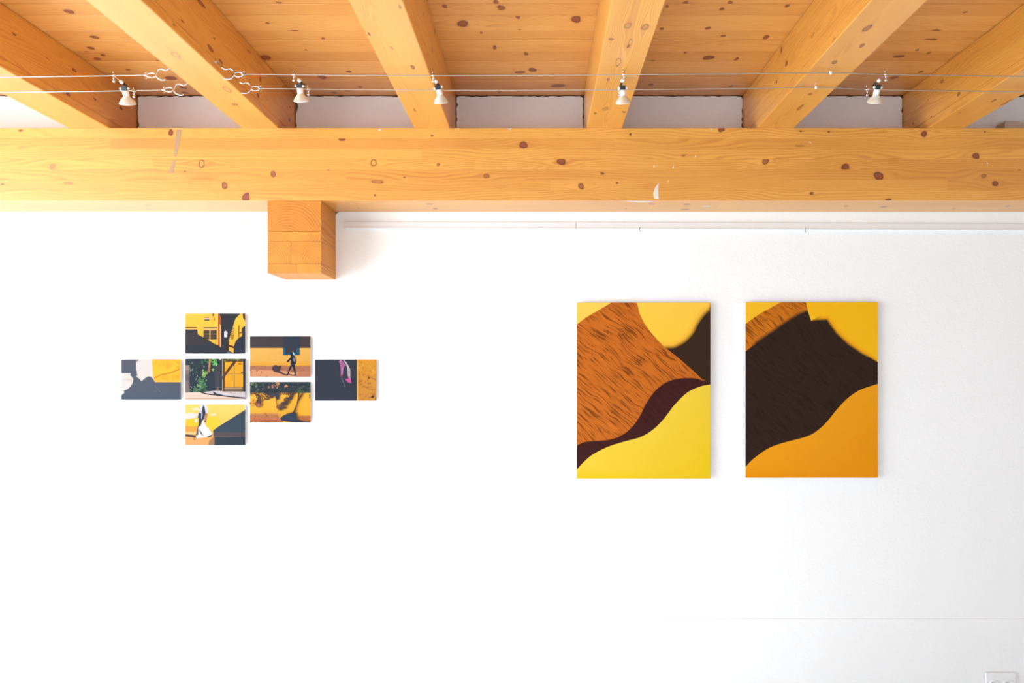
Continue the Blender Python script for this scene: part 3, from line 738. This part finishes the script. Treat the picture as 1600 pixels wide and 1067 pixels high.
a.poly([(590, 440), (640, 560), (700, 620), (765, 715), (690, 762), (600, 775), (500, 790), (440, 765), (490, 725), (490, 640), (488, 585), (545, 545)], (230, 224, 236)); a.poly([(500, 600), (520, 680), (600, 760), (540, 720)], (190, 176, 190)); a.poly([(625, 310), (662, 320), (655, 400), (636, 485), (602, 455), (618, 390)], (186, 116, 76)); a.poly([(606, 455), (638, 470), (634, 490), (612, 485)], (90, 60, 40))
a.poly([(650, 768), (765, 715), (750, 750), (690, 775)], (60, 40, 40)); a.poly([(395, 795), (450, 815), (445, 822), (400, 820)], (84, 50, 40)); a.poly([(430, 750), (495, 795), (470, 795)], (226, 222, 232)); a.poly([(535, 270), (556, 280), (545, 295)], (40, 36, 44))
a.rectf(1372, 147, 1390, 245, (248, 226, 180))
a.done()
# walker
a = small(380, 515, (130, 128, 1290, 905), 'small photo print of a walker and heart-shaped shadow, upper right of the cluster')
a.rectf(130, 128, 1290, 905, (236, 188, 92), c2=(228, 160, 70))
a.rectf(130, 128, 1290, 352, (70, 60, 62)); a.rectf(130, 325, 1290, 352, (88, 62, 52)); a.poly([(130, 640), (1290, 640), (1290, 700), (130, 700)], (232, 166, 58), feather=30)
a.rectf(130, 690, 1290, 905, (178, 116, 88)); a.poly([(130, 770), (700, 790), (1290, 830), (1290, 905), (130, 905)], (218, 150, 104), feather=10); a.dabs(50, (130, 700, 1290, 820), [(150, 96, 78), (190, 120, 90), (165, 100, 70)], 26, 11); a.poly([(1050, 830), (1290, 800), (1290, 905), (1000, 905)], (170, 100, 76), feather=20, alpha=.6)
a.rectf(765, 128, 1080, 490, (50, 57, 72)); a.rectf(840, 352, 1020, 455, (58, 54, 60)); a.rectf(772, 352, 812, 492, (28, 92, 132)); a.rectf(1025, 352, 1070, 492, (24, 84, 124)); a.rectf(800, 452, 1040, 492, (22, 78, 116))
sh = (74, 56, 62)
a.poly([(552, 760), (558, 715), (600, 680), (648, 680), (662, 715), (690, 690), (738, 685), (722, 740), (702, 790), (790, 845), (860, 865), (850, 885), (790, 872), (680, 825), (590, 805)], sh)
pc = (38, 42, 56)
a.poly([(903, 440), (930, 418), (960, 425), (985, 490), (1000, 540), (1002, 610), (988, 695), (908, 695), (905, 650), (918, 560), (905, 490)], pc); a.poly([(918, 515), (880, 560), (832, 605), (842, 632), (862, 620), (925, 568)], pc); a.poly([(985, 505), (1002, 560), (1012, 650), (985, 665), (980, 580)], pc)
a.poly([(908, 690), (872, 755), (850, 845), (815, 872), (862, 866), (892, 790), (948, 690)], pc); a.poly([(940, 690), (985, 690), (1005, 790), (1008, 888), (978, 884), (985, 840), (962, 770)], pc); a.poly([(942, 418), (966, 430), (998, 500), (968, 492)], (160, 212, 226)); a.poly([(965, 530), (980, 560), (978, 615), (968, 600)], (170, 180, 200)); a.line([(860, 850), (930, 870), (990, 880)], 14, pc); a.poly([(930, 838), (985, 835), (985, 850), (940, 852)], (236, 200, 180))
a.dabs(3, (450, 900), [(40, 30, 30)], 14, 12, (4, 3))
a.done()
# tree shadow
a = small(380, 585, (130, 145, 1293, 925), 'small photo print of leaf shadows on a yellow wall, lower right of the cluster')
a.rectf(130, 145, 1293, 925, (244, 188, 66), c2=(240, 170, 44)); a.poly([(130, 780), (660, 780), (700, 925), (130, 925)], (188, 118, 74), feather=70); a.rectf(130, 868, 760, 925, (166, 98, 64)); a.dabs(60, (130, 740, 720, 920), [(176, 106, 64), (150, 88, 60), (206, 140, 70)], 20, 21); a.poly([(1050, 800), (1293, 800), (1293, 900), (1060, 880)], (182, 108, 60), feather=20)
a.rectf(130, 145, 1293, 352, (45, 56, 66)); a.dabs(110, (130, 150, 1293, 340), [(70, 80, 74), (60, 70, 70), (84, 90, 70), (52, 62, 66)], 26, 22); a.dabs(30, (180, 190), [(120, 136, 100), (96, 116, 84)], 22, 23, (60, 40)); a.dabs(18, (560, 210), [(196, 124, 96), (160, 110, 90), (206, 150, 110)], 22, 24, (70, 40)); a.dabs(8, (665, 180), [(214, 150, 100)], 24, 241, (18, 18)); a.dabs(5, (815, 220), [(214, 150, 120)], 24, 242, (18, 10))
lf = [(92, 66, 62), (80, 58, 60), (120, 76, 54), (70, 58, 66)]
a.dabs(36, (130, 345, 430, 395), [(150, 90, 40), (110, 70, 50)], 22, 25); a.dabs(90, (520, 410), lf, 24, 26, (85, 40)); a.poly([(420, 350), (690, 350), (690, 480), (640, 480), (620, 400), (480, 390)], (58, 60, 72), feather=10); a.dabs(40, (700, 352, 1010, 390), [(140, 84, 40), (110, 70, 54)], 20, 27)
a.poly([(250, 540), (310, 430), (350, 440), (350, 600), (300, 635), (255, 600)], (104, 70, 66), feather=14); a.dabs(30, (310, 530), lf, 26, 28, (30, 60)); a.poly([(265, 580), (320, 545), (330, 600), (290, 625)], (168, 108, 90), feather=8)
for i in range(8): a.dabs(14, (935 - i * 29, 405 + i * 35), lf, 30, 30 + i, (24 + i * 3, 22))
a.dabs(12, (200, 560), [(206, 120, 40), (180, 100, 44)], 26, 45, (30, 40)); a.line([(640, 480), (650, 560), (690, 620)], 18, (160, 96, 50))
a.poly([(1062, 350), (1092, 350), (1078, 440), (1138, 355), (1165, 355), (1072, 510), (1040, 600), (1002, 725), (962, 722), (1030, 570), (1050, 470)], (98, 62, 48)); a.dabs(16, (1285, 450), [(60, 80, 50), (80, 90, 50)], 26, 46, (12, 70)); a.dabs(14, (1110, 320), [(60, 90, 60), (80, 110, 70)], 24, 47, (30, 30))
a.poly([(722, 830), (770, 790), (860, 748), (985, 718), (1028, 745), (1045, 862), (1150, 892), (1293, 905), (1293, 922), (960, 915), (740, 880)], (46, 60, 78))
a.done()
# pink sleeve
a = small(480, 550, (150, 147, 1325, 930), 'small photo print of a pink sleeve against darkness, far right of the cluster')
a.rectf(150, 147, 1325, 930, (54, 57, 70)); a.rectf(955, 147, 1325, 930, (230, 156, 48), c2=(214, 146, 62)); a.dabs(60, (985, 420, 1310, 920), [(196, 124, 60), (176, 112, 66), (222, 150, 50), (206, 120, 30)], 32, 51); a.dabs(30, (985, 160, 1310, 420), [(236, 162, 50), (222, 134, 24), (240, 176, 80)], 34, 52); a.rectf(952, 147, 978, 930, (236, 184, 92)); a.dabs(5, (1185, 500), [(60, 36, 26)], 16, 53, (6, 6)); a.dabs(9, (1255, 860), [(60, 36, 26), (110, 66, 40)], 22, 54, (14, 20)); a.rectf(1308, 860, 1325, 930, (80, 50, 30))
a.poly([(606, 185), (640, 155), (690, 175), (745, 255), (705, 295), (692, 370), (682, 440), (645, 440), (640, 330), (625, 220)], (168, 98, 146)); a.poly([(660, 300), (690, 280), (682, 430), (655, 430)], (196, 132, 176)); a.poly([(606, 185), (640, 157), (660, 170), (630, 200)], (214, 140, 190))
a.poly([(690, 150), (730, 160), (790, 255), (828, 330), (828, 470), (790, 495), (768, 400), (765, 290), (745, 240)], (176, 166, 174)); a.poly([(720, 165), (770, 230), (815, 330), (800, 380), (770, 280)], (206, 198, 200)); a.poly([(722, 520), (798, 505), (828, 482), (852, 598), (790, 585)], (202, 90, 156)); a.poly([(790, 490), (826, 470), (845, 560), (820, 520)], (226, 120, 180))
a.poly([(625, 440), (685, 445), (682, 470), (635, 470)], (120, 78, 96)); a.line([(662, 490), (690, 570), (735, 670)], 20, (96, 102, 116)); a.dabs(4, (455, 232), [(36, 38, 46)], 14, 55, (6, 4))
a.done()
# shadow on a beige and yellow wall
a = small(175, 550, (183, 142, 1322, 910), 'small photo print of a dark profile shadow on beige and yellow, far left')
a.rectf(183, 142, 1322, 910, (216, 206, 200)); a.dabs(20, (190, 430, 420, 700), [(210, 198, 188), (220, 208, 198)], 40, 61); a.rectf(183, 520, 400, 535, (205, 190, 182))
a.poly([(768, 142), (1322, 142), (1322, 578), (825, 578), (790, 480), (775, 300)], (246, 180, 44)); a.dabs(40, (830, 160, 1300, 300), [(240, 170, 40), (248, 184, 40), (232, 160, 44)], 44, 62); a.dabs(24, (850, 440, 1300, 560), [(244, 172, 30), (236, 160, 36)], 40, 63); a.rectf(790, 142, 1200, 156, (200, 130, 40))
a.line([(808, 505), (930, 442), (1130, 396), (1200, 366), (1302, 325)], 17, (196, 116, 24)); a.rectf(1304, 142, 1322, 578, (236, 176, 84)); a.rectf(825, 548, 1322, 578, (240, 176, 70))
a.poly([(183, 145), (460, 145), (458, 340), (478, 380), (470, 415), (500, 448), (462, 445), (470, 475), (520, 510), (562, 562), (640, 500), (695, 466), (745, 475), (790, 520), (825, 580), (1322, 580), (1322, 910), (183, 910), (183, 825), (240, 782), (230, 740), (300, 712), (355, 665), (395, 600), (415, 520), (380, 472), (350, 440), (365, 403), (183, 402)], (78, 84, 98))
a.rectf(183, 145, 456, 260, (84, 84, 94)); a.rectf(183, 820, 1322, 910, (70, 84, 100)); a.line([(830, 640), (880, 710), (960, 780)], 10, (96, 110, 128)); a.line([(462, 185), (490, 160), (515, 142)], 16, (96, 100, 104))
a.done()

# two large prints
a = Art('large_print', 'large print of rippled ochre wall with a thin dark wave over lemon yellow', 'photograph', 'large prints', 880, 460, 3.556, (75, 45, 818, 1023), .012, .012)
a.rectf(75, 45, 818, 1023, (252, 206, 84))
a.rectf(400, 45, 818, 520, (252, 204, 72), c2=(252, 196, 50))
a.poly([(880, 60), (818, 85), (775, 125), (740, 180), (715, 225), (670, 268), (610, 298), (540, 310), (640, 400), (880, 520)], (232, 140, 30), feather=40, smooth=4, alpha=.55)
a.poly([(880, 60), (818, 92), (785, 122), (752, 170), (726, 220), (680, 268), (620, 300), (560, 312), (640, 400), (880, 520)], (56, 36, 22), feather=22, smooth=4)
ridge = [(410, 45), (424, 105), (450, 158), (490, 216), (560, 290), (640, 352), (700, 405), (770, 468), (818, 498)]
a.poly([(268, 45)] + ridge + [(818, 640), (500, 860), (75, 960), (75, 168), (120, 132), (180, 97)], (200, 106, 30), mi=1)
top = smooth_path([(75, 842, 0), (130, 820, 0), (240, 812, 0), (310, 792, 0), (370, 752, 0), (420, 690, 0), (460, 612, 0), (510, 540, 0), (570, 492, 0), (640, 470, 0), (720, 467, 0), (780, 482, 0), (818, 499, 0)], 5)
bot = smooth_path([(818, 500, 0), (760, 512, 0), (690, 545, 0), (620, 612, 0), (560, 690, 0), (500, 750, 0), (430, 792, 0), (330, 820, 0), (240, 850, 0), (160, 892, 0), (110, 935, 0), (75, 975, 0)], 5)
a.poly([(p.x, p.y) for p in top] + [(p.x, p.y) for p in bot], (64, 26, 24), feather=5, mi=2)
a.layer += 1
k1, k2 = a.ink((240, 204, 62)), a.ink((238, 198, 10))
a.face([(p.x, p.y) for p in bot][::-1] + [(818, 1023), (75, 1023)][0:2], [k1] * len(bot) + [k2, k2], 0)
a.done()
a = Art('large_print', 'large print of one broad dark brown shape over orange yellow, rightmost on the wall', 'photograph', 'large prints', 1150, 460, 3.556, (52, 43, 788, 1018), .012, .012)
a.rectf(52, 43, 788, 1018, (206, 116, 24), mi=1)
a.poly([(40, 318), (120, 268), (210, 208), (300, 145), (345, 118), (400, 95), (430, 150), (800, 350), (800, 1016), (40, 1016)], (50, 32, 24), feather=22, mi=2)
a.poly([(52, 43), (250, 43), (140, 103), (95, 133), (52, 165)], (250, 190, 40))
a.poly([(388, 43), (400, 95), (420, 152), (600, 420), (800, 420), (800, 43)], (251, 188, 22))
a.poly([(440, 152), (480, 138), (506, 138), (526, 162), (555, 205), (620, 268), (700, 324), (800, 368), (800, 560), (440, 560)], (220, 120, 10), feather=26, alpha=.5)
a.poly([(380, 174), (420, 163), (480, 144), (504, 145), (520, 172), (555, 218), (620, 280), (700, 334), (800, 378), (800, 840), (370, 840), (370, 176)], (50, 32, 24), feather=14, mi=2)
bot = smooth_path([(52, 960, 0), (100, 910, 0), (180, 855, 0), (260, 825, 0), (380, 793, 0), (440, 765, 0), (500, 713, 0), (560, 640, 0), (620, 577, 0), (690, 530, 0), (788, 497, 0)], 5)
a.layer += 1
a.face([(p.x, p.y) for p in bot] + [(788, 1018), (52, 1018)], [a.ink((240, 160, 22))] * len(bot) + [a.ink((234, 146, 4))] * 2, 0)
a.done()

# ------------------------------------------------------------------ cable lights
DA, DB = .895, .742                                    # depth of the two parallel cables in front of the wall
def cable(pix, d, label, ends):
    pts = smooth_path([P(x, y, d) for x, y in pix], 8)
    t = tag(empty('light_cable', pts[0]), label, 'cable', 'low voltage cables')
    obj('strand', tube(bmesh.new(), pts, .0021, 6), M['metal'], t, True)
    for (x, y, sg) in ends:                            # eye of the cable round the hook, thimble and clamp; sg: direction the eye points
        p = P(x, y, d); L = .036
        loop = [p + Vector((sg * L * (1 - math.cos(q)) / 2, 0, .0085 * math.sin(q) * (1 - .25 * math.cos(q)))) for q in np.linspace(0, 2 * math.pi, 22)[:-1]]
        obj('eye', tube(bmesh.new(), loop, .0030, 8, True), M['chrome'], t, True)
        bm = bmesh.new()
        lathe(bm, [(.0045, -.006), (.0052, -.004), (.0052, .004), (.0045, .006)], p, (1, 0, 0), 10)
        tube(bm, [p + Vector((0, 0, -.013)), p + Vector((0, 0, .012))], .0028, 8)
        lathe(bm, [(.005, 0), (.005, .004)], p + Vector((0, 0, -.013)), (0, 0, 1), 6); lathe(bm, [(.0046, 0), (.0046, .004)], p + Vector((0, 0, .008)), (0, 0, 1), 6)
        obj('clamp', bm, M['chrome'], t)
    return t
cable([(-330, 125), (-150, 123), (0, 120.5), (120, 119), (228, 117.2)], DA, 'front light cable left of the second rafter', [(228, 117.5, 1)])
cable([(-300, 148), (-120, 146.5), (0, 144.5), (140, 142.8), (254, 140.6)], DB, 'rear light cable left of the second rafter', [(256, 140, 1)])
cable([(381, 115.6), (440, 116.3), (560, 117.5), (700, 118), (850, 117.4), (1000, 116.3), (1150, 115), (1298, 113.7), (1384, 116.2), (1600, 119.5), (1800, 122), (2000, 123)], DA, 'front light cable from the second rafter to the right edge', [(381, 116, -1)])
cable([(407, 138.2), (470, 139), (560, 140), (700, 140.8), (850, 140.8), (1000, 140), (1150, 138.3), (1275, 136.6), (1384, 140.5), (1600, 143.5), (1800, 146), (2000, 147)], DB, 'rear light cable from the second rafter to the right edge', [(407, 138, -1)])
def hook(pix, d, label, xin):
    pts = [P(x, y, d) for x, y in pix]
    pts = [Vector((xin, pts[0].y, pts[0].z + .006))] + pts
    pts = smooth_path(pts, 6)
    t = tag(empty('screw_hook', pts[0]), label, 'hook', 'cable screw hooks')
    obj('hook_wire', tube(bmesh.new(), pts, .0030, 8), M['chrome'], t, True)
    s = 1 if pts[6].x > pts[0].x else -1
    lathe_bm = lathe(bmesh.new(), [(.0065, 0), (.0060, .002), (.0034, .006)], Vector((xin + s * .010, pts[3].y, pts[3].z)), (s, 0, 0), 10)
    obj('collar', lathe_bm, M['chrome'], t)
LH = [(265, 106.4), (259, 110), (254, 108), (248.5, 108), (245.5, 112), (244, 118), (248, 123), (254, 125), (259, 124)]
RH = [(341, 98), (347, 105), (352.5, 108), (360, 107), (365, 111.5), (365, 118), (360, 123), (350, 123)]
xl2, xr2 = raf_x[1]
hook(LH, DA, 'white screw hook in the left side of the second rafter, front cable', xl2 + .01)
hook([(x + 28, y + 23.6) for x, y in LH], DB, 'white screw hook in the left side of the second rafter, rear cable', xl2 + .01)
hook(RH, DA, 'white screw hook in the right side of the second rafter, front cable', xr2 - .01)
hook([(x + 26.5, y + 22.2) for x, y in RH], DB, 'white screw hook in the right side of the second rafter, rear cable', xr2 - .01)
def standoff(x, y, d, label):
    p = P(x, y, d); t = tag(empty('cable_standoff', p), label, 'standoff', 'cable standoffs')
    obj('pin', tube(bmesh.new(), [p + Vector((0, 0, .002)), Vector((p.x, p.y, BEAM_T + .003))], .0014, 8), M['chrome'], t)
    obj('knob', lathe(bmesh.new(), [(.001, -.0065), (.0045, -.005), (.0055, 0), (.0045, .005), (.001, .0065)], p, (0, 0, 1), 12), M['white'], t, True)
standoff(1298, 113.7, DA, 'small clear knob holding the front cable under the fifth rafter')
standoff(1275, 136.6, DB, 'small clear knob holding the rear cable under the fifth rafter')

def lamp(A, B, Sk, R, hw, tilt, label):
    dm = (DA + DB) / 2
    pa, pb = P(*A, DA), P(*B, DB); s = P(*Sk, dm); r = P(*R, dm - .027)
    t = tag(empty('spot_lamp', s), label, 'lamp', 'halogen spots on the cables')
    ax = (r - s).normalized(); h = (r - s).length; side = Vector((ax.z, 0, -ax.x)) * -1
    if side.x < 0: side = -side
    for p in (pa, pb):
        bm = tube(bmesh.new(), [p + Vector((0, 0, .010)), p + Vector((0, 0, -.020))], .0026, 8)
        lathe(bm, [(.003, 0), (.0052, .002), (.0052, .008), (.003, .010)], p + Vector((0, 0, -.026)), (0, 0, 1), 10)
        tube(bm, [p + Vector((-.006, 0, 0)), p + Vector((.006, 0, 0))], .0042, 8)
        tube(bm, [p + Vector((-.001, 0, .008)), p + Vector((-.006, .0, .018))], .0014, 6)
        obj('cable_clamp', bm, M['chrome'], t, True)
    m1 = pa.lerp(pb, .36) + Vector((0, 0, -.002)); m2 = pa.lerp(pb, .68) + Vector((0, 0, -.004))
    obj('arm', tube(bmesh.new(), [pa, m1], .0014, 6), M['chrome'], t)
    obj('arm', tube(bmesh.new(), [m2, pb], .0014, 6), M['chrome'], t)
    obj('insulator', tube(bmesh.new(), [m1.lerp(m2, .15), m2], .0048, 10), M['black'], t, True)
    obj('joint', lathe(bmesh.new(), [(.001, -.008), (.006, -.005), (.0068, 0), (.006, .005), (.001, .008)], m1, (m2 - m1), 12), M['ceramic'], t, True)
    top = s - ax * .007
    obj('bracket', tube(bmesh.new(), [m2, m2.lerp(top, .5) + Vector((.003, 0, .002)), top], .0016, 6), M['chrome'], t)
    bm = bmesh.new()
    w2, t2 = .0118, .007
    vs = []
    up = Vector((0, 1, 0))
    for q in (-.0075, .0075):
        for a_, b_ in ((-1, -1), (1, -1), (1, 1), (-1, 1)): vs.append(bm.verts.new(s + ax * q + side * w2 * a_ + up * t2 * b_))
    for f in ((0, 1, 2, 3), (7, 6, 5, 4), (0, 4, 5, 1), (1, 5, 6, 2), (2, 6, 7, 3), (3, 7, 4, 0)): bm.faces.new([vs[i] for i in f])
    bmesh.ops.bevel(bm, geom=list(bm.edges), offset=.0012, segments=2, affect='EDGES')
    obj('socket', bm, M['black'], t)
    for sg in (-1, 1):
        c = s + side * sg * w2
        obj('screw_knob', lathe(bmesh.new(), [(.0035, 0), (.0048, .001), (.0048, .005), (.003, .008)], c, side * sg, 12), M['white'], t, True)
    k = hw * (D - dm) / F
    obj('lamp_neck', lathe(bmesh.new(), [(.0095, .006), (.0115, .007), (.0115, .024), (.0105, .028)], s, ax, 16), M['ceramic'], t, True)
    rx = (ax + side * tilt).normalized()
    b0 = s + ax * .024; hh = max(h - .024, .03)
    prof = [(.0105, 0), (.0115, .004), (.0155, .010), (k * .80, hh * .62), (k * .93, hh * .85), (k, hh), (k * .985, hh + .0012), (k * .90, hh * .85), (k * .76, hh * .62), (.013, .012), (.008, .006)]
    obj('reflector', lathe(bmesh.new(), prof, b0, rx, 28, False), M['reflector'], t, True)
    obj('lens', lathe(bmesh.new(), [(k * .955, 0), (k * .955, .0016)], b0 + rx * (hh - .0022), rx, 28), M['ceramic'], t)
lamp((178, 118), (209.5, 142.5), (194.5, 138.5), (201, 162), 12.5, -.12, 'halogen spot lamp before the leftmost rafter, farthest left')
lamp((459, 116.5), (482, 139.2), (468, 134.5), (471, 157.5), 12, 0, 'halogen spot lamp beside the right cable hooks at the second rafter')
lamp((677, 118), (689, 140.8), (684.5, 137), (691.5, 160), 11.5, -.22, 'tilted halogen spot lamp in front of the third rafter')
lamp((975, 116.4), (967.5, 140.2), (973, 137.5), (973, 160), 12, 0.05, 'halogen spot lamp hanging in front of the fourth rafter')
lamp((1384, 116.2), (1355, 140), (1371.5, 136.5), (1366, 158), 12, .1, 'halogen spot lamp between the fifth and sixth rafters, farthest right')

# ------------------------------------------------------------------ small box on the beam, wall socket
x0, z1 = 727 / (F / (D - .075)), P(0, 191.5, .075).z
jb = tag(empty('junction_box', (x0 + .15, -.04, BEAM_T)), 'pale beige box standing on the beam top at the right edge', 'box')
obj('body', box(x0, x0 + .30, -.075, -.004, BEAM_T, z1, bevel=.0015), M['beige'], jb)
obj('lid', box(x0 + .006, x0 + .075, -.073, -.006, z1 - .002, z1 + .009, bevel=.001), M['beige'], jb)

a, b = P(1541, 1051.5, .018), P(1588, 1051.5, .018)
ot = tag(empty('wall_outlet', ((a.x + b.x) / 2, 0, a.z - .12)), 'white double power outlet low on the wall at the bottom right corner', 'outlet')
obj('cover_plate', box(a.x, b.x, -.017, -.006, a.z - .124, a.z, bevel=.003), M['white'], ot)
for k in (0, 1):
    cx = a.x + (b.x - a.x) * (.28 + .46 * k); cz = a.z - .062
    bm = lathe(bmesh.new(), [(.029, 0), (.030, .003), (.028, .0045), (.0225, .0045), (.0215, .001), (.001, .001)], (cx, -.0165, cz), (0, -1, 0), 28)
    so_ = obj('socket', bm, M['white'], ot, True)
    for dx, dz in ((-.0095, 0), (.0095, 0), (0, .006)):
        obj('pin_hole', lathe(bmesh.new(), [(.0026, 0), (.0026, .0006)], (cx + dx, -.0174, cz + dz), (0, -1, 0), 12), M['black'], so_)
